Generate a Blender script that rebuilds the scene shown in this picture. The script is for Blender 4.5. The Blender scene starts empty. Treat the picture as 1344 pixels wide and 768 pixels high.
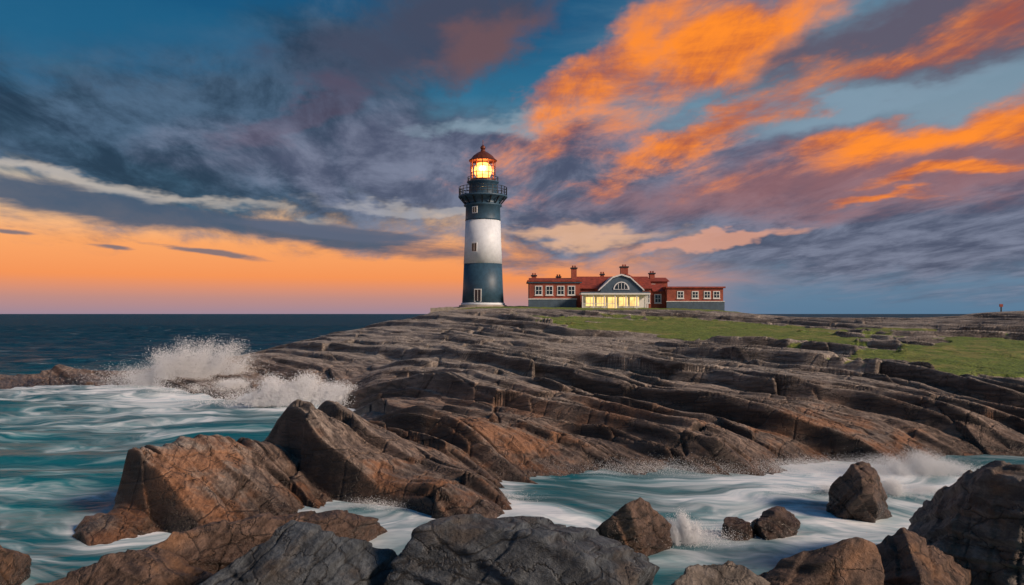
import bpy, bmesh, math, random
import numpy as np
from mathutils import Vector, Matrix
D=bpy.data; C=bpy.context; scene=C.scene
scene.view_settings.view_transform='Standard'; scene.view_settings.look='None'; scene.view_settings.exposure=0
rad=math.radians
CAMZ=6.0
# ------------------------------------------------------------------ helpers
def hexc(h):
    h=h.lstrip('#'); c=[int(h[i:i+2],16)/255 for i in (0,2,4)]
    return tuple((x/12.92 if x<=0.04045 else ((x+0.055)/1.055)**2.4) for x in c)+(1.0,)
class NT:
    def __init__(s,tree): s.t=tree; s.n=tree.nodes; s.l=tree.links
    def put(s,sock,v):
        if isinstance(v,bpy.types.NodeSocket): s.l.new(v,sock)
        elif v is not None: sock.default_value=v
    def m(s,op,a,b=None,c=None,clamp=False):
        n=s.n.new('ShaderNodeMath'); n.operation=op; n.use_clamp=clamp
        s.put(n.inputs[0],a)
        if b is not None: s.put(n.inputs[1],b)
        if c is not None: s.put(n.inputs[2],c)
        return n.outputs[0]
    def vec(s,x,y,z=0.0):
        n=s.n.new('ShaderNodeCombineXYZ'); s.put(n.inputs[0],x); s.put(n.inputs[1],y); s.put(n.inputs[2],z); return n.outputs[0]
    def sep(s,v):
        n=s.n.new('ShaderNodeSeparateXYZ'); s.l.new(v,n.inputs[0]); return n.outputs
    def dot(s,v,w):
        n=s.n.new('ShaderNodeVectorMath'); n.operation='DOT_PRODUCT'; s.l.new(v,n.inputs[0]); n.inputs[1].default_value=w; return n.outputs['Value']
    def noise(s,v,scale=1,detail=5,rough=.55,dist=0,out='Fac'):
        n=s.n.new('ShaderNodeTexNoise'); s.l.new(v,n.inputs['Vector']); n.inputs['Scale'].default_value=scale
        n.inputs['Detail'].default_value=detail; n.inputs['Roughness'].default_value=rough; n.inputs['Distortion'].default_value=dist
        return n.outputs[out]
    def cracks(s,v):
        n=s.n.new('ShaderNodeTexVoronoi'); n.feature='DISTANCE_TO_EDGE'; s.l.new(v,n.inputs['Vector']); n.inputs['Scale'].default_value=1
        return n.outputs['Distance']
    def ss(s,v,lo,hi,a=0.0,b=1.0):
        n=s.n.new('ShaderNodeMapRange'); n.interpolation_type='SMOOTHSTEP'
        s.put(n.inputs[0],v); n.inputs[1].default_value=lo; n.inputs[2].default_value=hi; n.inputs[3].default_value=a; n.inputs[4].default_value=b
        return n.outputs[0]
    def mix(s,f,a,b,mode='MIX'):
        n=s.n.new('ShaderNodeMix'); n.data_type='RGBA'; n.blend_type=mode
        s.put(n.inputs[0],f); s.put(n.inputs[6],a); s.put(n.inputs[7],b); return n.outputs[2]
    def ramp(s,f,stops,interp='LINEAR'):
        n=s.n.new('ShaderNodeValToRGB'); s.l.new(f,n.inputs[0]); cr=n.color_ramp; cr.interpolation=interp
        while len(cr.elements)>1: cr.elements.remove(cr.elements[-1])
        cr.elements[0].position=stops[0][0]; cr.elements[0].color=stops[0][1]
        for p,c in stops[1:]:
            e=cr.elements.new(p); e.color=c
        return n.outputs[0]
    def bump(s,h,strength=.5,dist=.1,normal=None):
        n=s.n.new('ShaderNodeBump'); s.l.new(h,n.inputs['Height']); n.inputs['Strength'].default_value=strength; n.inputs['Distance'].default_value=dist
        if normal is not None: s.l.new(normal,n.inputs['Normal'])
        return n.outputs[0]
def newmat(name):
    m=D.materials.new(name); m.use_nodes=True; t=NT(m.node_tree); b=m.node_tree.nodes['Principled BSDF']; return m,t,b
def geo(t):
    return t.n.new('ShaderNodeNewGeometry').outputs
# ------------------------------------------------------------------ sky world
w=D.worlds.new("World"); scene.world=w; w.use_nodes=True
try:
    w.cycles.sampling_method='MANUAL'; w.cycles.sample_map_resolution=256
except Exception as e: print(e)
t=NT(w.node_tree); t.n.clear()
tc=t.n.new('ShaderNodeTexCoord'); gen=tc.outputs['Generated']
X,Y,Z=t.sep(gen)
hyp=t.m('SQRT',t.m('ADD',t.m('MULTIPLY',X,X),t.m('MULTIPLY',Y,Y)))
az=t.m('ARCTAN2',X,Y); el=t.m('ARCTAN2',Z,hyp)
Zp=t.m('ADD',t.m('MAXIMUM',Z,0.0),0.12)
a0=rad(-8)  # wind azimuth
wx=t.m('SUBTRACT',t.m('MULTIPLY',X,math.cos(a0)),t.m('MULTIPLY',Y,math.sin(a0)))
wy=t.m('ADD',t.m('MULTIPLY',X,math.sin(a0)),t.m('MULTIPLY',Y,math.cos(a0)))
px_=t.m('DIVIDE',wx,Zp); py_=t.m('DIVIDE',wy,Zp)
S=t.noise(t.vec(t.m('MULTIPLY',px_,1.5),t.m('MULTIPLY',py_,.70),2.3),1.0,6,.62,.5)
S2=t.noise(t.vec(t.m('MULTIPLY',px_,3.6),t.m('MULTIPLY',py_,1.7),9.1),1.0,6,.64,.3)
B=t.noise(t.vec(t.m('MULTIPLY',az,6.0),t.m('MULTIPLY',el,36.0),1.7),1.0,6,.62,.3)
Wn=t.noise(t.vec(t.m('MULTIPLY',az,4.5),t.m('MULTIPLY',el,10.0),5.0),1.0,5,.6,0,out='Color')
wr,wg,wb=t.sep(Wn)
azw=t.m('ADD',az,t.m('MULTIPLY',t.m('SUBTRACT',wr,.5),.26))
elw=t.m('ADD',el,t.m('MULTIPLY',t.m('SUBTRACT',wg,.5),.12))
Bc=t.m('SUBTRACT',B,.5); S2c=t.m('SUBTRACT',S2,.5)
Sc=t.m('ADD',t.m('SUBTRACT',S,.5),t.m('MULTIPLY',S2c,.5))
Lr=t.ramp(el,[(0,hexc('#9c8596')),(.02,hexc('#bd8880')),(.045,hexc('#f28f50')),(.085,hexc('#f8a25e')),(.12,hexc('#f5c08c')),(.16,hexc('#c9c0b0')),(.2,hexc('#7f9fb0')),(.28,hexc('#2a6c8e')),(.36,hexc('#0d527a')),(.6,hexc('#0c4a70')),(1,hexc('#0a3658'))])
Rr=t.ramp(el,[(0,hexc('#567895')),(.05,hexc('#627f9a')),(.1,hexc('#74889e')),(.2,hexc('#8095a5')),(.3,hexc('#6f8c9f')),(.4,hexc('#4a7590')),(.7,hexc('#2c5878')),(1,hexc('#1c4466'))])
col=t.mix(t.ss(t.m('ADD',az,t.m('MULTIPLY',Bc,.25)),.02,.36),Lr,Rr)
def gauss(tx,tz,sa,se,rot=0,warp=1):
    A=math.atan(tx); E=math.atan(tz*math.cos(A)); r=rad(rot)
    n=t.n.new('ShaderNodeMapping'); n.vector_type='TEXTURE'
    t.l.new(EV1 if warp else EV0,n.inputs['Vector']); n.inputs['Location'].default_value=(A,E,0); n.inputs['Rotation'].default_value=(0,0,r); n.inputs['Scale'].default_value=(sa,se,1)
    l=t.n.new('ShaderNodeVectorMath'); l.operation='DOT_PRODUCT'; t.l.new(n.outputs[0],l.inputs[0]); t.l.new(n.outputs[0],l.inputs[1])
    return t.m('EXPONENT',t.m('MULTIPLY',l.outputs['Value'],-1.0))
EV1=t.vec(azw,elw,0); EV0=t.vec(az,t.m('ADD',el,t.m('MULTIPLY',t.m('SUBTRACT',wg,.5),.02)),0)
def layer(col,color,tx,tz,sa,se,rot=0,k=1.0,n=None,lo=.25,hi=.75,amt=1.0,warp=1):
    g=gauss(tx,tz,sa,se,rot,warp)
    v=t.m('MULTIPLY_ADD',n if n is not None else Sc,k,g)
    v=t.m('MULTIPLY',v,t.ss(g,.02,.25))
    f=t.ss(v,lo,hi,0,amt)
    return t.mix(f,col,color)
def P(x,y): return ((x-672)/1000,(412-y)/1000)
slate=t.mix(t.ss(S2,.33,.68),hexc('#20364c'),hexc('#4e6882'))
slate2=t.mix(t.ss(S2,.33,.68),hexc('#474e66'),hexc('#787e94'))
dark=t.mix(t.ss(S2,.33,.68),hexc('#183146'),hexc('#37586f'))
org=t.mix(t.ss(t.m('ADD',S2,t.m('MULTIPLY',Bc,.5)),.30,.66),hexc('#ab5438'),hexc('#ff8c22'))
col=layer(col,slate,*P(320,195),.50,.095,-2,1.2,lo=.15,hi=.7)
col=layer(col,dark,*P(30,150),.28,.045,-18,1.4,lo=.2,hi=.7)
col=layer(col,slate,*P(380,100),.36,.10,16,1.6,lo=.25,hi=.8)
col=layer(col,hexc('#135a80'),*P(120,40),.30,.06,8,1.6,lo=.25,hi=.9,amt=.8)
col=layer(col,hexc('#40475c'),*P(600,35),.24,.09,18,1.6,lo=.25,hi=.85)
col=layer(col,slate2,*P(640,215),.34,.060,0,1.1,lo=.15,hi=.7)
col=layer(col,slate2,*P(960,255),.44,.070,2,1.0,lo=.12,hi=.65)
col=layer(col,slate2,*P(1230,290),.34,.075,0,.9,lo=.12,hi=.7)
col=layer(col,hexc('#5c5464'),*P(1230,40),.30,.075,14,1.3,lo=.2,hi=.75,amt=.95)
col=layer(col,hexc('#65485a'),*P(390,145),.09,.03,35,1.6,amt=.35)
col=layer(col,hexc('#7b5450'),*P(640,60),.16,.045,28,1.8,lo=.2,hi=.95,amt=.6)
col=layer(col,hexc('#9a6462'),*P(1150,235),.32,.05,3,1.4,lo=.1,hi=.9,amt=.7)
col=layer(col,hexc('#8ba3b2'),*P(650,165),.16,.018,8,1.6,lo=.3,hi=.95,amt=.75)
col=layer(col,hexc('#7f98aa'),*P(1150,150),.22,.020,12,1.6,lo=.3,hi=.9,amt=.85)
# low bands
col=layer(col,hexc('#d2c4b6'),*P(150,248),.30,.010,-4,1.7,Bc,.3,1.0,.65)
col=layer(col,hexc('#b9b4b4'),*P(560,268),.14,.010,-3,1.4,Bc,.3,.8,.5)
col=layer(col,hexc('#43536a'),*P(200,280),.42,.017,-6.0,1.3,Bc,.2,.7,.95,0)
col=layer(col,hexc('#565e74'),*P(430,303),.15,.010,-4,1.3,Bc,.25,.7,.9,0)
col=layer(col,hexc('#6f6670'),*P(280,332),.09,.005,-8,1.8,Bc,.35,.85,.9,0)
col=layer(col,hexc('#6f6670'),*P(150,323),.03,.0035,-3,1.8,Bc,.35,.85,.9,0)
col=layer(col,hexc('#6f6670'),*P(15,303),.03,.0035,-3,1.8,Bc,.35,.85,.9,0)
# orange
col=layer(col,org,*P(790,95),.19,.036,34,2.3,lo=.20,hi=1.1,amt=.97)
col=layer(col,org,*P(960,60),.26,.052,24,2.3,lo=.15,hi=1.05)
col=layer(col,org,*P(1120,105),.32,.036,18,2.3,lo=.15,hi=1.0)
col=layer(col,org,*P(1230,180),.22,.024,9,2.0,lo=.15,hi=.95)
col=layer(col,org,*P(920,180),.14,.028,24,2.1,lo=.2,hi=1.0,amt=.9)
col=layer(col,org,*P(1220,240),.11,.013,3,1.5,Bc,lo=.25,hi=.9,amt=.95)
col=layer(col,org,*P(1140,272),.07,.009,-4,1.5,Bc,lo=.25,hi=.9,amt=.9)
col=layer(col,hexc('#e3a184'),*P(940,316),.13,.009,2,1.3,Bc,amt=.7)
col=layer(col,hexc('#f0ba90'),*P(760,300),.13,.012,-3,1.3,Bc,lo=.25,hi=.95,amt=.7)
sky=t.n.new('ShaderNodeTexSky'); sky.sky_type='NISHITA'; sky.sun_disc=False
SUN_EL=27; SUN_AZ=119   # azimuth from +Y clockwise
sky.sun_elevation=rad(SUN_EL); sky.sun_rotation=rad(SUN_AZ)
bg1=t.n.new('ShaderNodeBackground'); t.l.new(sky.outputs[0],bg1.inputs[0]); bg1.inputs[1].default_value=.004
bg2=t.n.new('ShaderNodeBackground'); t.l.new(col,bg2.inputs[0]); bg2.inputs[1].default_value=1.0
add=t.n.new('ShaderNodeAddShader'); t.l.new(bg1.outputs[0],add.inputs[0]); t.l.new(bg2.outputs[0],add.inputs[1])
wo=t.n.new('ShaderNodeOutputWorld'); t.l.new(add.outputs[0],wo.inputs[0])
# sun lamp
sd=Vector((math.sin(rad(SUN_AZ))*math.cos(rad(SUN_EL)),math.cos(rad(SUN_AZ))*math.cos(rad(SUN_EL)),math.sin(rad(SUN_EL))))
L=D.lights.new('sun','SUN'); L.energy=3.9; L.angle=rad(12); L.color=(1,.76,.58)
so=D.objects.new('sun',L); C.collection.objects.link(so); so.rotation_euler=sd.to_track_quat('Z','Y').to_euler(); so.location=(60,-60,60)
# ------------------------------------------------------------------ numpy noise
def h2(ix,iy,seed):
    a=(ix.astype(np.int64)*374761393+iy.astype(np.int64)*668265263+seed*1442695041)&0xffffffff
    a=((a^(a>>13))*1274126177)&0xffffffff; a=((a^(a>>16))*2246822519)&0xffffffff
    return ((a^(a>>15))&0xffffff)/float(0xffffff)
def vn(x,y,seed=0):
    ix=np.floor(x);iy=np.floor(y);fx=x-ix;fy=y-iy
    fx=fx*fx*fx*(fx*(fx*6-15)+10);fy=fy*fy*fy*(fy*(fy*6-15)+10)
    a=h2(ix,iy,seed);b=h2(ix+1,iy,seed);c=h2(ix,iy+1,seed);d=h2(ix+1,iy+1,seed)
    return (a*(1-fx)+b*fx)*(1-fy)+(c*(1-fx)+d*fx)*fy
def fbm(x,y,seed=0,o=4,g=.5):
    s=0;a=1;n=0
    for i in range(o):
        s=s+a*vn(x,y,seed+i*17);n+=a;a*=g;x,y=x*1.93+y*.55+3.1,y*1.93-x*.55+1.7
    return s/n
def voro(x,y,seed=0):
    ix=np.floor(x);iy=np.floor(y);f1=np.full(x.shape,9.);f2=np.full(x.shape,9.);cid=np.zeros(x.shape)
    for i in(-1,0,1):
        for j in(-1,0,1):
            cx=ix+i;cy=iy+j
            d=np.hypot(cx+.15+.7*h2(cx,cy,seed)-x,cy+.15+.7*h2(cx,cy,seed+5)-y)
            l=d<f1; f2=np.where(l,f1,np.minimum(f2,d)); cid=np.where(l,h2(cx,cy,seed+9),cid); f1=np.where(l,d,f1)
    return f1,f2-f1,cid
def sst(x,a,b):
    q=np.clip((x-a)/(b-a),0,1); return q*q*(3-2*q)
def h3(ix,iy,iz,seed): return h2(ix+iz*57.,iy+iz*131.,seed)
def vn3(x,y,z,seed=0):
    ix=np.floor(x);iy=np.floor(y);iz=np.floor(z);fx=x-ix;fy=y-iy;fz=z-iz
    fx=fx*fx*(3-2*fx);fy=fy*fy*(3-2*fy);fz=fz*fz*(3-2*fz);r=0
    for i,wx_ in((0,1-fx),(1,fx)):
        for j,wy_ in((0,1-fy),(1,fy)):
            for k,wz_ in((0,1-fz),(1,fz)): r=r+wx_*wy_*wz_*h3(ix+i,iy+j,iz+k,seed)
    return r
def fbm3(x,y,z,seed=0,o=4):
    s=0;a=1;n=0
    for i in range(o): s=s+a*vn3(x,y,z,seed+i*13);n+=a;a*=.5;x=x*2.03+1;y=y*2.03+2;z=z*2.03+3
    return s/n
# ------------------------------------------------------------------ terrain survey (bearing tangent: [(distance, height)...])
cols={
-1.0:[(24,-2.5),(40,-3),(60,-2.5),(80,-3),(120,-3),(170,-3)],
-.75:[(24,-2.2),(40,-2.5),(58,-1.5),(64,-.3),(68,-.3),(75,-2.5),(100,-3),(170,-3)],
-.67:[(20,-2),(35,-2.5),(57,-1.5),(62,.1),(66,.6),(73,-1.5)],
-.6:[(18,-1.6),(22,-1.6),(30,-2.5),(45,-2.5),(60,-1.2),(65,.2),(69,1.3),(76,-1),(90,-3),(130,-3)],
-.56:[(19,-.8),(20.5,.2),(21.5,.4),(23.5,-.6)],
-.49:[(19.5,-.8),(20.8,.2),(22,.9),(23.5,1.3),(25.5,-.5),(30,-2.3)],
-.435:[(20.2,-.5),(21,.2),(23,1.2),(24.8,1.65),(27,0),(30,-2)],
-.387:[(20.5,-.5),(21.5,.2),(24,1.3),(26,1.9),(28.5,0),(32,-2)],
-.317:[(21.5,-.5),(22.5,.15),(25,1.2),(28,2.0),(30.5,.2),(35,-1.8),(48,-2)],
-.235:[(23,-.5),(24,.1),(27,1.2),(31,2.25),(34,.6),(38,-.8),(45,-.8),(51,0),(54,.9),(60,2.1),(72,3.7),(82,3.8),(95,1.5),(110,-1.5)],
-.17:[(23.3,-.5),(24.5,.1),(27,.9),(30,1.7),(33,1.0),(37,.6),(43,1.1),(50,2.0),(60,3.1),(75,4.4),(90,5),(105,4),(120,1),(140,-2.5)],
-.1:[(21.8,-.6),(22.6,.05),(25,.6),(28,1.1),(31,1.2),(35,1.5),(42,2.3),(52,3.3),(65,4.2),(85,5.5),(100,6.3),(118,6.8),(130,6),(150,-1)],
-.02:[(21.8,-.6),(22.8,.05),(25,.4),(26.5,.3),(28.5,.4),(33,1.4),(40,2.2),(50,3.1),(65,4.3),(85,5.6),(105,6.8),(118,7.05),(135,6.5),(155,2)],
.03:[(22.5,-1.2),(25,-.8),(27.5,-.5),(29,.1),(30,.8),(34,1.5),(42,2.4),(55,3.6),(75,5),(100,6.6),(118,7)],
.1:[(20,-1.6),(27,-.8),(29,.05),(30.5,.9),(34,1.4),(42,2.2),(52,3.2),(68,4.3),(85,5.4),(105,6.6),(118,6.9),(135,6.5),(155,2)],
.2:[(20,-1.6),(27,-.8),(28.8,.05),(30,.9),(34,1.4),(42,1.9),(50,3),(65,4.3),(85,5.5),(105,6.6),(118,6.8),(135,6.4),(155,2)],
.27:[(26.5,-.8),(28.4,.05),(29.5,1),(34,1.5),(42,2.3),(50,3.3),(65,4.4),(85,5.5),(105,6.5),(118,6.5),(135,5)],
.35:[(20,-1.6),(27,-.8),(30,0),(31.5,.8),(36,1.7),(43,2.6),(52,3.5),(68,4.5),(85,5.2),(105,5.6),(125,3),(140,-2)],
.5:[(20,-1.4),(28.5,-.8),(31,0),(33,1.0),(37,1.9),(42,2.9),(50,3.6),(60,4.2),(75,4.8),(95,5.2),(110,3.5),(125,-1)],
.6:[(22,-1.2),(29,-.8),(31.5,0),(33.5,1.2),(38,2.2),(43,2.9),(50,3.6),(60,4.3),(75,5),(95,5.7),(110,6),(125,4),(140,-1)],
.75:[(22,-1),(29,-.8),(32,.2),(35,1.5),(40,2.7),(50,3.7),(70,5),(100,6.3),(120,6.5),(150,0)],
1.1:[(20,-1),(30,-.8),(36,1),(50,3.5),(80,5),(120,5.5),(170,0)],
}
ctrl=[(tt*yy,yy,zz) for tt,l in cols.items() for yy,zz in l]
for xx in(-40,40): ctrl+= [(xx,0,-2.5 if xx<0 else 2),(xx,15,-2.5 if xx<0 else -.5)]
for xx in(-12,-6,0,6,12):
    ctrl+= [(xx,-6,4.4),(xx,1,4.2),(xx,6,2.6),(xx,10,1.0),(xx,13,-.3),(xx,16,-1.5)]
ctrl+= [(x,185,-3) for x in(-150,-80,-20,40,100,180)]
ctrl=np.array(ctrl)
def cc(x,y):
    yy=y+12.; return x/(yy)*1.6, np.log(yy)*1.6
def tps_fit():
    a,b=cc(ctrl[:,0],ctrl[:,1]); n=len(a)
    r=np.hypot(a[:,None]-a,b[:,None]-b); A=np.zeros((n+3,n+3)); A[:n,:n]=r-np.eye(n)*.0012; A[:n,n]=1;A[:n,n+1]=a;A[:n,n+2]=b;A[n:,:n]=A[:n,n:].T
    return a,b,np.linalg.solve(A,np.concatenate([ctrl[:,2],[0,0,0]]))
ca,cb,cw=tps_fit()
def h0f(x,y):
    sh=x.shape; x=x.ravel();y=y.ravel(); a,b=cc(x,y); n=len(ca); out=cw[n]+cw[n+1]*a+cw[n+2]*b
    for i in range(n): out+=cw[i]*np.sqrt((a-ca[i])**2+(b-cb[i])**2)
    return out.reshape(sh)
E1=(.64,-.768); E2=(.768,.64)
def saw(u,wr=.13):
    p=u-np.floor(u); return np.where(p<wr,p/wr,1-(p-wr)/(1-wr))
def rise(u,wr):
    p=u-np.floor(u); return (p<wr*1.05)*1.
def grassmask(x,y):
    tt=x/np.maximum(y,1); ly=np.log(np.maximum(y,1))
    n=(fbm(x/7,y/7,71,4)-.5)*2.2+(fbm(x/1.6,y/1.6,74,3)-.5)*.9
    c1=np.interp(tt,[.05,.18,.43],[4.42,4.30,4.10])
    g1=1-((tt-.28)/.25)**2-((ly-c1)/.19)**2
    g2=1-((tt-.68)/.26)**2-((ly-3.88)/.18)**2
    g3=1-((tt-.12)/.22)**2-((ly-4.72)/.12)**2
    return sst(np.maximum(np.maximum(g1,g2),g3)+n,.0,.30)*(y>30)
def height(x,y):
    h=h0f(x,y)
    g=grassmask(x,y)
    flat=sst(y,88,106)*sst(h,4.5,6)
    wu=2.4*(fbm(x/17,y/17,1,2)-.5)*2+.8*(fbm(x/4.5,y/4.5,5,3)-.5)
    u=E2[0]*x+E2[1]*y+wu; v=E1[0]*x+E1[1]*y+1.5*(fbm(x/6,y/6,8,2)-.5)
    f1,e1,id1=voro(u/3.6,v/9.0,11)
    f2,e2,id2=voro(u/1.25+id1*7,v/3.8,23)
    am=np.clip(1.9*fbm(x/10,y/10,41,3)-.2,.25,1.5)
    uu=u+1.0*(id1-.5)
    ua=uu/6.0; ub=(uu+.35*(id2-.5))/2.2+.3; uc=(uu+.5*id2)/.66
    am2=np.clip(2.4*fbm(x/5,y/5,43,2)-.5,.05,1.4)
    d=1.25*am*(saw(ua,.07)-.5)+.50*am2*(saw(ub,.09)-.5)+.08*(saw(uc,.15)-.5)+.02*(saw(u/.2+id2,.3)-.5)
    d+=.38*(id1-.5)+.14*(id2-.5)
    c1=1-sst(e1,0,.028); c2=1-sst(e2,0,.045)
    d-=.16*c1+.07*c2
    jv=(v+.25*u+.5*(fbm(x/3,y/3,55,2)-.5))/2.7; ji=np.floor(jv); jf=jv-ji
    jw=.5+.35*(h2(ji,ji*0+3,77)-.5); c4=(1-sst(np.abs(jf-jw),0,.015))*(h2(ji,np.floor(u/4),78)>.45); d-=.08*c4
    d+=.06*(fbm(x/.5,y/.5,61,4)-.5)+.30*(fbm(x/2.5,y/2.5,66,3)-.5)
    rockm=(1-.95*g)*(1-.93*flat)
    rockm*=np.interp(y,[0,32,50,75,200],[.85,1,.8,.42,.38])
    rockm*=np.interp(h,[-2,-.6],[.2,1])
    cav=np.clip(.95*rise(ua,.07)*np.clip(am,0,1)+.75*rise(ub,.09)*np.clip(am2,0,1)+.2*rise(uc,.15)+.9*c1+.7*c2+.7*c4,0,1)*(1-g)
    return h+d*rockm+g*(.22*(fbm(x/1.5,y/1.5,81,4)-.5)), g, cav
def gridmesh(name,xs,ys,zs,attrs,mat,smooth=True):
    ny,nx=xs.shape; me=D.meshes.new(name)
    co=np.stack([xs,ys,zs],-1).reshape(-1,3).astype(np.float32)
    idx=np.arange(nx*ny).reshape(ny,nx)
    q=np.stack([idx[:-1,:-1],idx[:-1,1:],idx[1:,1:],idx[1:,:-1]],-1).reshape(-1,4).astype(np.int32)
    me.vertices.add(len(co)); me.vertices.foreach_set('co',co.ravel())
    me.loops.add(q.size); me.loops.foreach_set('vertex_index',q.ravel())
    me.polygons.add(len(q)); me.polygons.foreach_set('loop_start',np.arange(0,q.size,4,dtype=np.int32)); me.polygons.foreach_set('loop_total',np.full(len(q),4,dtype=np.int32))
    me.polygons.foreach_set('use_smooth',np.full(len(q),smooth))
    me.update(calc_edges=True)
    for k,v in attrs.items():
        a=me.attributes.new(k,'FLOAT','POINT'); a.data.foreach_set('value',v.ravel().astype(np.float32))
    me.materials.append(mat); o=D.objects.new(name,me); C.collection.objects.link(o); return o
# ------------------------------------------------------------------ materials
def rock_material(name,mode='shore'):
    m,t,b=newmat(name); g=geo(t); pos=g['Position']; nz=t.sep(g['Normal'])[2]
    px,py,pz=t.sep(pos)
    nb=Vector((-.45,-.30,.84)).normalized()
    e1=Vector((E1[0],E1[1],0)); e3=nb.cross(e1).normalized()
    qa=t.dot(pos,tuple(e1)); qb=t.dot(pos,tuple(e3)); qc=t.dot(pos,tuple(nb))
    strat=t.noise(t.vec(t.m('MULTIPLY',qa,.35),t.m('MULTIPLY',qb,.9),t.m('MULTIPLY',qc,7.0)),1,5,.65,.3)
    streak=t.noise(t.vec(t.m('MULTIPLY',qa,.26),t.m('MULTIPLY',qb,3.2),t.m('MULTIPLY',qc,3.0)),1,6,.7,.2)
    med=t.noise(pos,.8,5,.6); fine=t.noise(pos,7,6,.75)
    wob=t.m('MULTIPLY',t.m('SUBTRACT',med,.5),1.4)
    ck=t.cracks(t.vec(t.m('ADD',t.m('MULTIPLY',qa,.26),wob),t.m('ADD',t.m('MULTIPLY',qb,1.0),wob),t.m('MULTIPLY',qc,1.2)))
    if mode=='shore':
        big=t.noise(pos,.16,4,.55)
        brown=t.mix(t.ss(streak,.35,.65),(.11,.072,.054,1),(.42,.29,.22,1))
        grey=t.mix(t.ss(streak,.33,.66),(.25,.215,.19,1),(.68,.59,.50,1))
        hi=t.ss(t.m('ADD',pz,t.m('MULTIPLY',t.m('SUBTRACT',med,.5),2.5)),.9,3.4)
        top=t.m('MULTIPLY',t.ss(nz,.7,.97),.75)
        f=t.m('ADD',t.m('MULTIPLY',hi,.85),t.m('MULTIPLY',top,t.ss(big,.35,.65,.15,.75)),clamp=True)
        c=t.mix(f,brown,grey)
        rust=t.m('MULTIPLY',t.ss(t.m('ADD',med,t.m('MULTIPLY',t.m('SUBTRACT',big,.5),1.0)),.47,.68),t.m('MULTIPLY',t.ss(pz,3.4,1.2),t.ss(py,44,30,.3,1)))
        c=t.mix(t.m('MULTIPLY',rust,.8),c,t.mix(streak,(.20,.085,.04,1),(.70,.31,.13,1)))
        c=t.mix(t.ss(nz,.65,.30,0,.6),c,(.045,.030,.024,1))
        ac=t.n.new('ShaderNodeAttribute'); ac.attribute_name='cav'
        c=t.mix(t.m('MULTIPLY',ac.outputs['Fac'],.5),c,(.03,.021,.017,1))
        wet=t.ss(t.m('ADD',pz,t.m('MULTIPLY',t.m('SUBTRACT',med,.5),1.8)),1.2,.0)
    else:
        ca_,cb_,cc_=mode
        c=t.mix(t.ss(streak,.3,.68),ca_,cb_)
        c=t.mix(t.ss(med,.5,.68,0,.7),c,cc_)
        wet=t.ss(t.m('ADD',pz,t.m('MULTIPLY',t.m('SUBTRACT',med,.5),1.0)),1.0,.1)
    c=t.mix(t.ss(fine,.38,.62,.55,0),c,t.mix(1,c,(.40,.37,.35,1),'MULTIPLY'))
    c=t.mix(t.ss(strat,.50,.38,0,.6),c,t.mix(1,c,(.33,.30,.28,1),'MULTIPLY'))
    c=t.mix(t.ss(ck,.022,.0,0,.75),c,(.02,.015,.012,1))
    if mode=='shore':
        at=t.n.new('ShaderNodeAttribute'); at.attribute_name='grass'
        gf=t.ss(t.m('ADD',at.outputs['Fac'],t.m('MULTIPLY',t.m('SUBTRACT',fine,.5),.6)),.35,.6)
        gc=t.mix(t.ss(fine,.38,.62),(.05,.095,.014,1),(.22,.29,.04,1))
        soil=t.mix(t.ss(med,.42,.60),gc,(.32,.27,.08,1)); gc=t.mix(t.ss(big,.42,.62,0.15,.75),gc,soil)
        c2=t.mix(t.m('MULTIPLY',wet,.72),c,t.mix(1,c,(.26,.24,.24,1),'MULTIPLY'))
        c=t.mix(gf,c2,gc)
        rg=t.m('ADD',t.m('MULTIPLY',wet,-.38),t.ss(fine,.2,.8,.50,.85))
    else:
        c=t.mix(t.m('MULTIPLY',wet,.75),c,t.mix(1,c,(.3,.29,.3,1),'MULTIPLY'))
        rg=t.m('ADD',t.m('MULTIPLY',wet,-.35),t.ss(fine,.2,.8,.42,.75))
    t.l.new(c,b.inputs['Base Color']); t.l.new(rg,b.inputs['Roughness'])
    hgt=t.m('ADD',t.m('ADD',t.m('MULTIPLY',strat,.9),t.ss(ck,.0,.04,0,.25)),t.m('ADD',t.m('MULTIPLY',streak,.9),t.m('MULTIPLY',fine,.65)))
    t.l.new(t.bump(hgt,1.0,.15),b.inputs['Normal'])
    return m
M_shore=rock_material('shore_rock')
M_grey=rock_material('blue_grey_rock',((.045,.055,.068,1),(.16,.185,.21,1),(.15,.115,.085,1)))
M_brown=rock_material('brown_rock',((.065,.042,.033,1),(.27,.175,.13,1),(.36,.19,.10,1)))
M_mix=rock_material('grey_brown_rock',((.09,.078,.07,1),(.34,.29,.25,1),(.28,.16,.095,1)))
# terrain
s=np.concatenate([np.linspace(-1.35,-.78,60)[:-1],np.linspace(-.78,.78,1180),np.linspace(.78,1.35,60)[1:]])
yy=np.concatenate([np.linspace(-8,14,70)[:-1],np.linspace(14,46,600)[:-1],np.exp(np.linspace(np.log(46),np.log(125),400))[:-1],np.linspace(125,190,50)])
SS,YY=np.meshgrid(s,yy); XX=SS*(np.maximum(YY,-2)*.92+7)
HH,GG,CV=height(XX,YY)
gridmesh('rocky_headland',XX,YY,HH,{'grass':GG,'cav':CV},M_shore)
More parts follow.
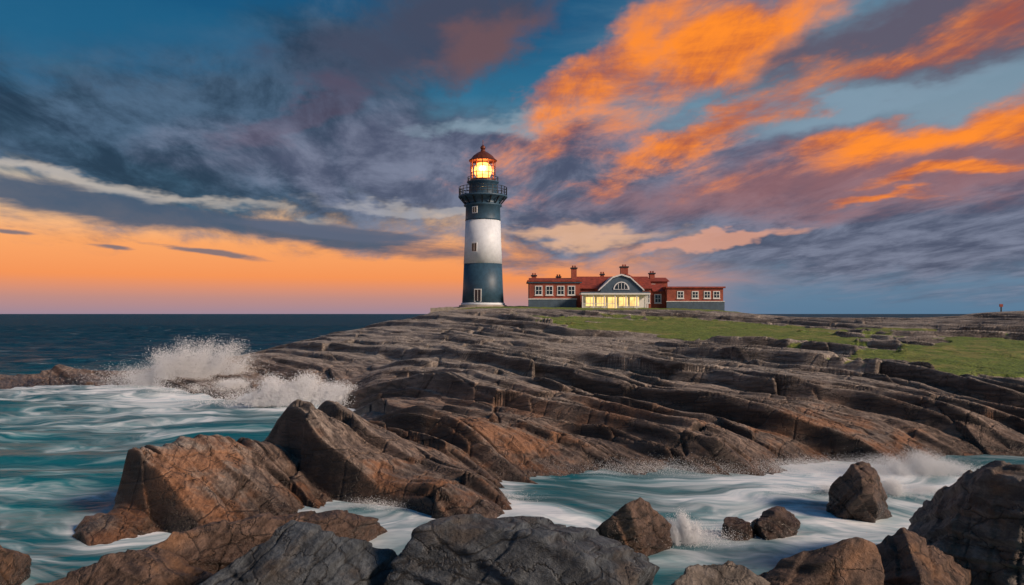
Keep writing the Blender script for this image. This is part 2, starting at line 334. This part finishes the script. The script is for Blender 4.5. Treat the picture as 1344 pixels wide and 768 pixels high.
# ------------------------------------------------------------------ sea
M_sea,t,b=newmat('sea_water'); g=geo(t); pos=g['Position']; px,py,pz=t.sep(pos)
at=t.n.new('ShaderNodeAttribute'); at.attribute_name='foam'; foam=at.outputs['Fac']
wv=t.noise(pos,.10,3,.5,0,out='Color'); wr_,wg_,_=t.sep(wv)
fx=t.m('ADD',px,t.m('MULTIPLY',wr_,14)); fy=t.m('ADD',py,t.m('MULTIPLY',wg_,14))
sw=t.noise(t.vec(t.m('MULTIPLY',fx,.13),t.m('MULTIPLY',fy,.40),0),1,5,.5,.5)
sw2=t.noise(t.vec(t.m('MULTIPLY',fx,.6),t.m('MULTIPLY',fy,1.7),4),1,4,.5,.6)
dist=t.m('SQRT',t.m('ADD',t.m('MULTIPLY',px,px),t.m('MULTIPLY',py,py)))
ff=t.m('ADD',foam,t.m('ADD',t.m('MULTIPLY',t.m('SUBTRACT',sw,.5),3.4),t.m('MULTIPLY',t.m('SUBTRACT',sw2,.5),1.4)))
ff=t.m('MULTIPLY',t.ss(ff,.10,1.6,0,1),t.ss(foam,.0,.15))
deep=t.mix(t.ss(dist,45,130),(.006,.125,.155,1),(.008,.052,.095,1))
deep=t.mix(t.ss(sw,.42,.62,0,.7),deep,t.mix(t.ss(dist,45,110),(.025,.27,.30,1),(.014,.08,.13,1)))
cap=t.noise(t.vec(t.m('MULTIPLY',px,.09),t.m('MULTIPLY',py,.30),7),1,6,.7,.3)
capm=t.m('MULTIPLY',t.ss(cap,.58,.74),t.ss(dist,60,90,0,.45))
c=t.mix(t.m('MAXIMUM',ff,capm),deep,t.mix(t.ss(sw2,.3,.6),(.60,.72,.79,1),(.90,.94,.97,1)))
t.l.new(c,b.inputs['Base Color'])
t.l.new(t.m('ADD',t.m('MULTIPLY',ff,.5),t.ss(dist,30,300,.28,.5)),b.inputs['Roughness'])
b.inputs['IOR'].default_value=1.33; b.inputs['Specular IOR Level'].default_value=.2
w1=t.noise(t.vec(t.m('MULTIPLY',px,.25),t.m('MULTIPLY',py,.7),0),1,4,.5,.2)
w2=t.noise(t.vec(t.m('MULTIPLY',px,.03),t.m('MULTIPLY',py,.10),0),1,7,.7,.2)
bn=t.bump(w1,.25,.4); 
mixn=t.n.new('ShaderNodeBump'); t.l.new(w2,mixn.inputs['Height']); t.l.new(t.ss(dist,50,120,.1,1),mixn.inputs['Strength']); mixn.inputs['Distance'].default_value=8; t.l.new(bn,mixn.inputs['Normal'])
t.l.new(mixn.outputs[0],b.inputs['Normal'])
s=np.concatenate([np.linspace(-4,-1,40)[:-1],np.linspace(-1,1,620),np.linspace(1,4,40)[1:]])
yy=np.concatenate([np.linspace(2,14,30)[:-1],np.linspace(14,70,420)[:-1],np.exp(np.linspace(np.log(70),np.log(400),200))[:-1],np.exp(np.linspace(np.log(400),np.log(40000),60))])
SS,YY=np.meshgrid(s,yy); XX=SS*(YY*.75+8)
hs=h0f(XX,YY); hs=np.where(YY>185,-3,hs)
shore=np.exp(-np.maximum(-hs,0)/.5)
def G(x0,y0,sx,sy): return np.exp(-((XX-x0)/sx)**2-((YY-y0)/sy)**2)
reg=1.0*G(-28,60,22,8)+.75*G(-18,50,12,7)+.45*G(-27,42,16,6)+.5*G(-14,34,8,4)+.35*G(-20,26,7,4)
reg+=.5*G(2,22,10,5)+.7*G(11,24,7,4)+.6*G(-3,20,4,3)+.6*G(-13,19,6,3)+.9*G(14,28,7,2.5)+.6*G(7,19,4,2)
FO=np.clip(np.where(YY<110,.85*shore+reg,shore*.4),0,1.3)
amp=np.interp(YY,[0,20,45,80,400,3000],[.14,.20,.5,.6,.8,.8])
wxx=XX+6*(fbm(XX/20,YY/20,90,2)-.5)
W=(fbm(wxx/11+3,YY/4.5,91,3)-.5)*2*amp+.05*(fbm(XX/1.6,YY/.7,95,2)-.5)*(YY<80)
W*=np.where(YY<110,1-.5*np.clip(shore,0,1),1)*(YY<3000)
gridmesh('sea',XX,YY,W,{'foam':FO},M_sea)
# ------------------------------------------------------------------ boulders
def boulder(name,loc,ax,rz,seed,mat,sub=6,ncut=14,tilt=(0,0)):
    bm=bmesh.new(); bmesh.ops.create_icosphere(bm,subdivisions=sub,radius=1); me=D.meshes.new(name); bm.to_mesh(me); bm.free()
    n=len(me.vertices); co=np.empty(n*3); me.vertices.foreach_get('co',co); d=co.reshape(-1,3); d/=np.linalg.norm(d,axis=1)[:,None]
    rs=np.random.RandomState(seed); rr=np.full(n,1.25)
    for i in range(ncut):
        nn=rs.normal(size=3); nn/=np.linalg.norm(nn); di=rs.uniform(.55,.95)
        if nn[2]>.5: di=max(di,.78)
        q=d@nn; c=np.where(q>.05,di/np.maximum(q,.05),9); kk=.012
        hh=np.clip(.5+.5*(c-rr)/kk,0,1); rr=c*(1-hh)+rr*hh-kk*hh*(1-hh)
    p=d*rr[:,None]*np.array(ax)
    nb=rs.normal(size=3)*.35+np.array([.3,.2,1]); nb/=np.linalg.norm(nb)
    nc=np.cross(nb,[.6,.7,.1]); nc/=np.linalg.norm(nc)
    sc=max(ax)
    wq=fbm3(p[:,0]*.8,p[:,1]*.8,p[:,2]*.8,seed,3)
    q=p@nb+.35*wq; q2=p@nc+.25*wq
    st=.06*(saw(q/(.5),.12)-.5)*sc**.5+.02*(saw(q/.17,.2)-.5)+.05*(saw(q2/.8,.06)-.5)*sc**.5
    jf=np.abs(q2/1.1-np.floor(q2/1.1)-.5); crack=-.09*(1-sst(jf,0,.022)); jf2=np.abs(q/.9-np.floor(q/.9)-.4); crack=crack-.06*(1-sst(jf2,0,.025))
    ns=.12*(fbm3(p[:,0]*1.3,p[:,1]*1.3,p[:,2]*1.3,seed+7,5)-.5)*sc**.5+.035*(fbm3(p[:,0]*7,p[:,1]*7,p[:,2]*7,seed+8,3)-.5)
    p=p+d*(st+crack+ns)[:,None]
    me.vertices.foreach_set('co',p.ravel().astype(np.float32)); me.polygons.foreach_set('use_smooth',np.ones(len(me.polygons),bool))
    me.update(); me.materials.append(mat); o=D.objects.new(name,me); C.collection.objects.link(o)
    o.location=loc; o.rotation_euler=(rad(tilt[0]),rad(tilt[1]),rad(rz)); return o
boulder('boulder',(-4.2,14.6,.35),(2.5,2.0,1.5),10,3,M_grey,7,tilt=(0,-6))
boulder('boulder',(.1,13.9,.20),(2.8,1.8,1.55),-8,8,M_grey,7,tilt=(4,6))
boulder('boulder',(3.25,19.6,-.1),(1.35,1.0,1.3),20,12,M_brown)
boulder('boulder',(10.7,23.4,.0),(1.2,1.0,1.15),35,16,M_brown)
boulder('boulder',(6.15,20.8,-.05),(.5,.5,.5),0,21,M_brown,5)
boulder('boulder',(7.15,21.0,.0),(.8,.6,.6),10,22,M_brown,5)
boulder('boulder',(11.0,16.4,.25),(2.9,2.3,2.05),-20,31,M_mix,7,tilt=(-8,-6))
boulder('boulder',(7.9,15.0,.0),(1.5,1.3,1.5),15,34,M_brown,6)
boulder('boulder',(5.5,14.0,.15),(1.7,1.2,1.5),-15,37,M_brown,6)
boulder('boulder',(3.3,13.4,.2),(1.4,1.0,1.3),0,41,M_mix,6)
boulder('boulder',(-6.3,18.6,-.15),(3.0,1.1,.95),38,45,M_brown,7)
boulder('boulder',(-7.6,15.9,-.1),(2.0,1.1,1.0),20,48,M_brown,6)
boulder('boulder',(-11.6,16.8,.0),(1.0,1.0,1.0),20,51,M_brown,6)
boulder('boulder',(13.6,15.5,.6),(2.4,2.2,2.3),0,55,M_mix,6)
# ------------------------------------------------------------------ simple materials
def simple(name,c,rough=.6,metal=0,var=.25,scale=2.0,bumpd=.02):
    m,t,b=newmat(name); g=geo(t); n=t.noise(g['Position'],scale,6,.6); n2=t.noise(t.vec(*[t.m('MULTIPLY',q,s_) for q,s_ in zip(t.sep(g['Position']),(3,3,.35))]),1,5,.6)
    cl=c+(1,) ; dk=tuple(x*(1-var) for x in c)+(1,)
    cc_=t.mix(t.ss(n,.35,.65),cl,dk); cc_=t.mix(t.ss(n2,.5,.75,0,.5),cc_,tuple(x*(1-1.6*var) for x in c)+(1,))
    t.l.new(cc_,b.inputs['Base Color']); b.inputs['Roughness'].default_value=rough; b.inputs['Metallic'].default_value=metal
    t.l.new(t.bump(n,.4,bumpd),b.inputs['Normal']); return m
def emis(name,c,strength):
    m,t,b=newmat(name); g=geo(t); n=t.noise(g['Position'],1.3,3,.6)
    b.inputs['Base Color'].default_value=(.3,.25,.2,1); t.l.new(t.mix(t.ss(n,.3,.7),c+(1,),tuple(x*.55 for x in c)+(1,)),b.inputs['Emission Color']); b.inputs['Emission Strength'].default_value=strength; return m
M_white=simple('white_paint',(.78,.83,.89),.5,var=.10)
M_navy=simple('slate_blue_paint',(.035,.09,.145),.5,var=.25)
M_dark=simple('dark_ironwork',(.025,.035,.045),.45,.3)
M_copper=simple('red_copper_roof',(.20,.055,.03),.4,.4)
M_stone=simple('granite_footing',(.40,.35,.29),.85,var=.3)
M_roof=simple('red_roof_tiles',(.34,.06,.035),.7,var=.4)
M_slate=simple('blue_grey_cladding',(.075,.12,.17),.7)
M_trim=simple('white_trim',(.78,.78,.77),.5,var=.08)
M_win=simple('dark_window_glass',(.02,.03,.04),.08,var=.3,bumpd=.0)
M_lit=emis('lit_window',(1,.62,.2),1.6)
M_lamp=emis('lamp_lens',(1,.42,.08),5.0)
M_brick,t,b=newmat('red_brick'); g=geo(t); P3=t.sep(g['Position'])
br=t.n.new('ShaderNodeTexBrick'); t.l.new(t.vec(t.m('ADD',P3[0],P3[1]),P3[2],0),br.inputs['Vector']); br.inputs['Scale'].default_value=4
br.inputs['Color1'].default_value=(.40,.08,.045,1); br.inputs['Color2'].default_value=(.28,.055,.033,1); br.inputs['Mortar'].default_value=(.3,.2,.15,1); br.inputs['Mortar Size'].default_value=.012
n=t.noise(g['Position'],.7,6,.65); t.l.new(t.mix(t.ss(n,.4,.7,0,.7),br.outputs[0],(.14,.036,.026,1)),b.inputs['Base Color']); b.inputs['Roughness'].default_value=.85
# ------------------------------------------------------------------ building helpers
def empty(name,loc):
    e=D.objects.new(name,None); C.collection.objects.link(e); e.location=loc; return e
def addmesh(name,verts,faces,mat,parent,smooth=False):
    me=D.meshes.new(name); me.from_pydata([tuple(v) for v in verts],[],faces); me.update()
    bm=bmesh.new(); bm.from_mesh(me); bmesh.ops.recalc_face_normals(bm,faces=bm.faces); bm.to_mesh(me); bm.free()
    if smooth: me.polygons.foreach_set('use_smooth',np.ones(len(me.polygons),bool))
    me.materials.append(mat); o=D.objects.new(name,me); C.collection.objects.link(o)
    o.parent=parent; return o
def box(name,x0,x1,y0,y1,z0,z1,mat,parent):
    v=[(x0,y0,z0),(x1,y0,z0),(x1,y1,z0),(x0,y1,z0),(x0,y0,z1),(x1,y0,z1),(x1,y1,z1),(x0,y1,z1)]
    return addmesh(name,v,[(0,1,2,3),(4,5,6,7),(0,1,5,4),(1,2,6,5),(2,3,7,6),(3,0,4,7)],mat,parent)
def lathe(name,prof,mat,parent,seg=48,smooth=True):
    v=[];f=[]
    for r,z in prof:
        for i in range(seg): a=2*math.pi*i/seg; v.append((r*math.cos(a),r*math.sin(a),z))
    for k in range(len(prof)-1):
        for i in range(seg): j=(i+1)%seg; f.append((k*seg+i,k*seg+j,(k+1)*seg+j,(k+1)*seg+i))
    f.append(tuple(range(seg))); f.append(tuple(range((len(prof)-1)*seg,len(prof)*seg)))
    o=addmesh(name,v,f,mat,parent,False)
    if smooth:
        for p in o.data.polygons: p.use_smooth=len(p.vertices)==4
    return o
# ------------------------------------------------------------------ lighthouse (local z=0 at ground)
lh=empty('lighthouse',(-4.5,118,6.9))
R=lambda z: 3.22-(3.22-2.70)*(z/13.5) if z<13.5 else 2.70
lathe('footing',[(4.3,-1.2),(4.3,.12),(3.7,.14),(3.7,.42),(3.5,.45)],M_stone,lh)
lathe('white_plinth',[(3.42,.40),(3.40,.75),(3.27,.80)],M_white,lh)
lathe('lower_tower',[(3.24,.78),(R(3),3),(R(6.8),6.8)],M_navy,lh)
lathe('white_tower',[(R(6.8)+.03,6.80),(R(10),10),(R(13.5)+.02,13.5)],M_white,lh)
lathe('upper_tower',[(2.76,13.46),(2.72,13.7),(2.66,15.6),(2.95,15.75),(2.95,15.9),(2.7,16.0),(2.75,16.6),(3.75,17.05),(3.8,17.1),(3.8,17.3),(2.2,17.32)],M_navy,lh)
lathe('watch_room',[(2.25,17.3),(2.2,17.5),(2.12,19.2),(2.45,19.35),(2.5,19.5),(2.0,19.52)],M_navy,lh)
def ring(name,r,z,th,mat,parent,seg=48):
    v=[];f=[];k=6
    for i in range(seg):
        a=2*math.pi*i/seg
        for j in range(k): b_=2*math.pi*j/k; rr=r+th*math.cos(b_); v.append((rr*math.cos(a),rr*math.sin(a),z+th*math.sin(b_)))
    for i in range(seg):
        for j in range(k): f.append((i*k+j,((i+1)%seg)*k+j,((i+1)%seg)*k+(j+1)%k,i*k+(j+1)%k))
    return addmesh(name,v,f,mat,parent,True)
def posts(name,r,z0,z1,th,n,mat,parent,r1=None):
    v=[];f=[]; r1=r1 or r
    for i in range(n):
        a=2*math.pi*i/n; b0=len(v)
        for rr,zz in((r,z0),(r1,z1)):
            for dx,dy in((-th,-th),(th,-th),(th,th),(-th,th)): 
                v.append(((rr+dx)*math.cos(a)-dy*math.sin(a),(rr+dx)*math.sin(a)+dy*math.cos(a),zz))
        for q in((0,1,5,4),(1,2,6,5),(2,3,7,6),(3,0,4,7),(4,5,6,7)): f.append(tuple(b0+x for x in q))
    return addmesh(name,v,f,mat,parent)
for i,z in enumerate((17.75,18.15,18.6)): ring('gallery_rail_%d'%(i+1),3.7,z,.045,M_dark,lh)
posts('gallery_railing_posts',3.7,17.3,18.6,.045,28,M_dark,lh)
posts('gallery_brackets',2.75,16.0,16.98,.09,16,M_dark,lh,3.6)
ring('lantern_rail',2.35,20.2,.035,M_dark,lh); posts('lantern_rail_posts',2.35,19.5,20.2,.03,20,M_dark,lh)
lathe('lantern_base',[(1.95,19.5),(1.95,19.9),(1.9,19.92)],M_copper,lh,16,False)
posts('lantern_mullions',1.88,19.9,22.75,.06,12,M_copper,lh)
for i,z in enumerate((20.85,21.8)): ring('lantern_glazing_bar_%d'%(i+1),1.88,z,.05,M_copper,lh,32)
lathe('lens',[(.6,20.0),(1.05,20.3),(1.3,20.8),(1.35,21.4),(1.25,21.9),(.9,22.4)],M_lamp,lh,24)
lathe('lens_pedestal',[(.5,19.5),(.55,20.0)],M_dark,lh,16)
lathe('lantern_roof',[(2.15,22.7),(2.2,22.85),(1.9,23.05),(1.55,23.5),(.95,23.95),(.4,24.25),(.3,24.5)],M_copper,lh,16,False)
lathe('vent_ball',[(.15,24.4),(.38,24.65),(.42,24.85),(.3,25.05),(.1,25.2),(.05,25.3),(.04,26.0),(.01,26.05)],M_copper,lh,20)
def towerwin(z,ang,wd=.7,hh=1.2,lit=False):
    r=R(z); e=empty('window',(r*math.sin(ang)*1.0,-r*math.cos(ang),z)); e.parent=lh; e.rotation_euler=(0,0,ang)
    box('window_frame',-wd/2-.12,wd/2+.12,-.06,.3,-hh/2-.12,hh/2+.12,M_trim,e); box('window_pane',-wd/2,wd/2,-.075,.2,-hh/2,hh/2,M_lit if lit else M_win,e)
    box('window_bar',-.03,.03,-.09,0,-hh/2,hh/2,M_trim,e)
towerwin(9.2,rad(-25)); towerwin(1.9,rad(-12),.9,1.7); towerwin(14.9,rad(-25),.6,.8)
pl=D.lights.new('lamp_light','POINT'); pl.energy=1200; pl.color=(1,.5,.15); pl.shadow_soft_size=.3
po=D.objects.new('lamp_light',pl); C.collection.objects.link(po); po.parent=lh; po.location=(0,-1.62,21.4)
# ------------------------------------------------------------------ house
hs_=empty('brick_house',(0,113,6.7)); 
def B(name,x0,x1,y0,y1,z0,z1,m): return box(name,x0,x1,y0,y1,z0,z1,m,hs_)
def win(x,z,wd=.9,hh=1.0,y=0,lit=False,bars=True):
    B('window_frame',x-wd/2-.13,x+wd/2+.13,y-.07,y+.05,z-hh/2-.13,z+hh/2+.13,M_trim)
    B('window_pane',x-wd/2,x+wd/2,y-.085,y,z-hh/2,z+hh/2,M_lit if lit else M_win)
    if bars:
        B('window_mullion',x-.035,x+.035,y-.11,y-.086,z-hh/2,z+hh/2,M_trim); B('window_transom',x-wd/2,x+wd/2,y-.112,y-.088,z-.03,z+.03,M_trim)
    B('window_sill',x-wd/2-.2,x+wd/2+.2,y-.16,y-.072,z-hh/2-.22,z-hh/2-.132,M_trim)
def gable_x(name,x0,x1,y0,y1,z0,z1,m,th=.0): # ridge along x
    ym=(y0+y1)/2; v=[(x0,y0,z0),(x1,y0,z0),(x1,y1,z0),(x0,y1,z0),(x0,ym,z1),(x1,ym,z1)]
    return addmesh(name,v,[(0,1,5,4),(2,3,4,5),(0,4,3),(1,2,5),(0,3,2,1)],m,hs_)
def gable_y(name,x0,x1,y0,y1,z0,z1,m,xm=None):
    xm=xm if xm is not None else (x0+x1)/2; v=[(x0,y0,z0),(x1,y0,z0),(xm,y0,z1),(x0,y1,z0),(x1,y1,z0),(xm,y1,z1)]
    return addmesh(name,v,[(0,1,2),(3,5,4),(0,2,5,3),(1,4,5,2),(0,3,4,1)],m,hs_)
# left wing
B('left_wing_walls',2.6,10.2,1,9,-.8,4.1,M_brick); B('left_wing_base',2.45,9.6,.7,.98,-.8,1.45,M_slate); B('left_wing_base_cap',2.4,9.7,.62,.97,1.452,1.58,M_trim)
B('left_wing_roof',2.3,10.5,.7,9.3,4.102,4.35,M_roof); B('left_wing_cornice',2.35,10.45,.8,.99,3.9,4.09,M_slate)
gable_x('left_wing_hip',2.6,10.2,1.5,8.5,4.352,4.85,M_roof)
for x in(4.0,5.6,7.3,8.9): win(x,2.8,.85,1.15,1)
# main
B('main_walls',10.2,21,2,11,-.8,3.1,M_brick); gable_x('main_roof',9.9,21.3,1.6,11.4,3.1,5.15,M_roof)
# front gable
B('front_gable_walls',13.2,19.4,.6,5,-.8,2.95,M_slate)
addmesh('front_gable_face',[(13.2,.6,2.952),(19.4,.6,2.952),(17.6,.6,4.6),(16.3,.6,5.0),(15.0,.6,4.6),(13.2,5,2.952),(19.4,5,2.952),(17.6,5,4.6),(16.3,5,5.0),(15.0,5,4.6)],[(0,1,2,3,4),(5,9,8,7,6),(0,4,9,5),(4,3,8,9),(3,2,7,8),(2,1,6,7),(0,5,6,1)],M_slate,hs_)
def slopebar(name,xa,za,xb,zb,y0,y1,th,m):
    return addmesh(name,[(xa,y0,za),(xb,y0,zb),(xb,y0,zb+th),(xa,y0,za+th),(xa,y1,za),(xb,y1,zb),(xb,y1,zb+th),(xa,y1,za+th)],[(0,1,2,3),(4,7,6,5),(0,4,5,1),(3,2,6,7),(0,3,7,4),(1,5,6,2)],m,hs_)
slopebar('barge_board_1',12.9,2.7,15.0,4.62,.35,5,.22,M_trim); slopebar('barge_board_2',15.003,4.62,16.3,5.03,.35,5,.22,M_trim)
slopebar('barge_board_3',16.303,5.03,17.6,4.62,.35,5,.22,M_trim); slopebar('barge_board_4',17.603,4.62,19.7,2.7,.35,5,.22,M_trim)
# arched window
def arch(name,x,z,r,y,m,th,inner=0):
    v=[];k=16
    for yy_ in(y,y+th):
        for i in range(k+1): a=math.pi*i/k; v.append((x+r*math.cos(a),yy_,z+r*math.sin(a)))
    n_=k+1; f=[tuple(range(n_)),tuple(range(n_,2*n_))]+[(i,i+1,n_+i+1,n_+i) for i in range(k)]+[(0,n_,2*n_-1,k)]
    return addmesh(name,v,f,m,hs_)
arch('arch_window_frame',16.3,2.9,1.2,.50,M_trim,.099); arch('arch_window_pane',16.3,3.0,.95,.47,M_win,.029)
for a in(-.45,0,.45): B('arch_mullion',16.3+a-.04,16.3+a+.04,.44,.468,3.0,3.9 if a==0 else 3.8,M_trim)
# veranda
B('veranda_floor',10.2,19.9,-2.2,.59,-.8,.0,M_stone); B('veranda_roof',10.0,20.1,-2.5,.59,2.1,2.32,M_trim); B('veranda_roof_top',10.1,20.0,-2.4,.58,2.322,2.5,M_slate)
B('veranda_back_wall',10.3,19.8,-.9,-.7,.0,2.09,M_trim)
for i in range(6):
    x=10.75+i*1.62; 
    if i in (0,1,2,3,4): B('veranda_lit_window',x+.12,x+1.42,-.93,-.905,.45 if i!=2 else .02,1.75,M_lit)
    B('veranda_window_bar',x+.74,x+.80,-.96,-.932,.1,1.75,M_trim)
for i in range(7):
    x=10.25+i*1.58; B('veranda_post',x-.08,x+.08,-2.3,-2.14,0,2.098,M_trim)
B('veranda_rail_l',10.33,14.9,-2.26,-2.2,.75,.83,M_trim); B('veranda_steps',15.2,16.9,-3.2,-2.203,-.8,-.25,M_stone)
# right roofs
gable_y('right_gable_roof',16.6,22.4,4,12,3.1,5.5,M_roof,17.6)
B('rear_block',19.4,24.3,6,12,-.8,4.35,M_brick); gable_x('rear_block_roof',19.1,24.6,5.7,12.3,4.352,5.1,M_roof)
B('link_walls',21,23.2,2.5,8,-.8,2.7,M_brick); gable_x('link_roof',21.3,23.3,2.2,8.2,2.702,3.9,M_roof)
B('right_wing_walls',23.2,31.6,1,9,-.8,3.15,M_brick); B('right_wing_base',23.1,31.75,.8,.98,-.8,1.1,M_slate); B('right_wing_base_cap',23.05,31.8,.74,.97,1.102,1.2,M_trim)
B('right_wing_roof',23,31.9,.75,9.2,3.152,3.38,M_roof)
for x in(25.2,27.4,29.2,30.6): win(x,2.15,.75,.85,1)
for x in(20.3,22.1): win(x,1.6,.8,1.1,2 if x<21 else 2.5)
win(21.9,3.5,.7,.7,6)
def chim(x,y,z0,z1,wd=.8):
    B('chimney_stack',x-wd/2,x+wd/2,y-.4,y+.4,z0,z1,M_brick); B('chimney_cap',x-wd/2-.12,x+wd/2+.12,y-.52,y+.52,z1+.002,z1+.2,M_dark)
    for dx in(-.18,.18): B('chimney_pot',x+dx-.11,x+dx+.11,y-.11,y+.11,z1+.202,z1+.5,M_roof)
for a in((3.4,5,4.2,5.1,.7),(7.2,5,4.2,4.9,.6),(9.5,4,4.2,6.2,.8),(14.2,7,4,5.4,.5),(17.5,6,4.2,6.5,1.15),(22.2,8,4.5,5.6,.8)): chim(*a)
# low stone wall between tower and house
sw_=empty('stone_wall',(0,112,6.6)); 
for i in range(14):
    box('wall_segment_%d'%i,-12+i*1.1,-12+i*1.1+1.09,0,.5,-.9,.28+.08*((i*7)%3),M_stone,sw_)
# distant marker
mp=empty('marker_post',(70.3,109.5,6.0)); box('post',-.07,.07,-.07,.07,-1,1.0,M_dark,mp); box('topmark',-.25,.25,-.05,.05,1.002,1.4,M_roof,mp)
# ------------------------------------------------------------------ sea spray: real clouds of droplets
M_drop,t,b=newmat('spray_droplets'); b.inputs['Base Color'].default_value=(.93,.96,1,1); b.inputs['Roughness'].default_value=.8
n=t.noise(geo(t)['Position'],.5,2,.5); t.l.new(t.mix(n,(.9,.94,1,1),(1,1,1,1)),b.inputs['Base Color'])
def droplets(name,pts,size):
    n=len(pts); rs=np.random.RandomState(5)
    tet=np.array([[1,1,1],[1,-1,-1],[-1,1,-1],[-1,-1,1]])*.6
    sz=size*rs.uniform(.5,1.3,n)
    A=rs.normal(size=(n,3)); A/=np.linalg.norm(A,axis=1)[:,None]; ang=rs.uniform(0,6.28,n)
    v=np.empty((n,4,3))
    for k in range(4):
        q=np.tile(tet[k],(n,1)); cr_=np.cross(A,q); dt=(A*q).sum(1)[:,None]; cs=np.cos(ang)[:,None]; sn=np.sin(ang)[:,None]
        v[:,k]=pts+sz[:,None]*(q*cs+cr_*sn+A*dt*(1-cs))
    me=D.meshes.new(name); me.vertices.add(4*n); me.vertices.foreach_set('co',v.reshape(-1).astype(np.float32))
    f=np.array([[0,1,2],[0,3,1],[0,2,3],[1,3,2]]); F=(np.arange(n)[:,None,None]*4+f).reshape(-1,3).astype(np.int32)
    me.loops.add(F.size); me.loops.foreach_set('vertex_index',F.ravel()); me.polygons.add(len(F)); me.polygons.foreach_set('loop_start',np.arange(0,F.size,3,dtype=np.int32)); me.polygons.foreach_set('loop_total',np.full(len(F),3,dtype=np.int32))
    me.update(calc_edges=True); me.materials.append(M_drop); o=D.objects.new(name,me); C.collection.objects.link(o); return o
def burst(cx,cy,cz,wid,dep,hgt,njet,n,seed,lean=0.0):
    rs=np.random.RandomState(seed); out=[]
    jx=rs.normal(0,.42,njet)*wid; jh=hgt*np.exp(-(jx/wid)**2*1.1)*rs.uniform(.45,1,njet)
    wt=jh/jh.sum()
    for i in range(njet):
        k=int(n*wt[i]); s_=rs.beta(1.0,1.7,k); ln=rs.normal(0,.22)+jx[i]/wid*.45+lean
        spread=(.10+.30*s_)*wid*.28
        x=cx+jx[i]+ln*jh[i]*s_+rs.normal(0,1,k)*spread; y=cy+rs.normal(0,1,k)*dep*.4; z=cz+jh[i]*s_*(1-.12*s_)+rs.normal(0,.06,k)*hgt
        out.append(np.stack([x,y,z],1))
    k=n//3; out.append(np.stack([cx+rs.normal(0,.65,k)*wid,cy+rs.normal(0,.6,k)*dep,cz+np.abs(rs.normal(0,.16,k))*hgt],1))
    return np.concatenate(out)
pts=np.concatenate([burst(-26.6,64.0,.0,4.8,2,4.6,28,150000,2),burst(-14.3,50.3,.1,3.4,1.6,2.6,20,80000,5,.1),burst(-21,60,.0,5,2,1.1,14,45000,9)])
droplets('sea_spray',pts,.028)
def shoremist(x0,y0,x1,y1,n,seed,h=.18,w=.5):
    rs=np.random.RandomState(seed); q=rs.uniform(0,1,n); dens=fbm(q*9,q*0,seed,3); keep=rs.uniform(0,1,n)<sst(dens,.3,.7); q=q[keep]; k=len(q)
    return np.stack([x0+(x1-x0)*q+rs.normal(0,w,k),y0+(y1-y0)*q+rs.normal(0,w,k),np.abs(rs.normal(0,h,k))],1)
pts=np.concatenate([burst(15.2,28.2,.0,2.8,.8,1.15,16,70000,12),burst(12.6,25.5,.0,2.2,.6,.7,10,35000,14),
 burst(4.7,20.2,.0,.8,.5,.9,8,30000,15),shoremist(-1,28.7,17,29.8,90000,21),shoremist(-4.5,24,.6,24.5,40000,22,.10,.4)])
droplets('sea_spray',pts,.009)
# ------------------------------------------------------------------ camera
cam=D.cameras.new('camera'); co_=D.objects.new('camera',cam); C.collection.objects.link(co_); scene.camera=co_
co_.location=(0,0,CAMZ); co_.rotation_euler=(rad(90),0,0); cam.sensor_width=36; cam.lens=36*1000/1344; cam.shift_y=28/1344
cam.clip_start=.1; cam.clip_end=60000
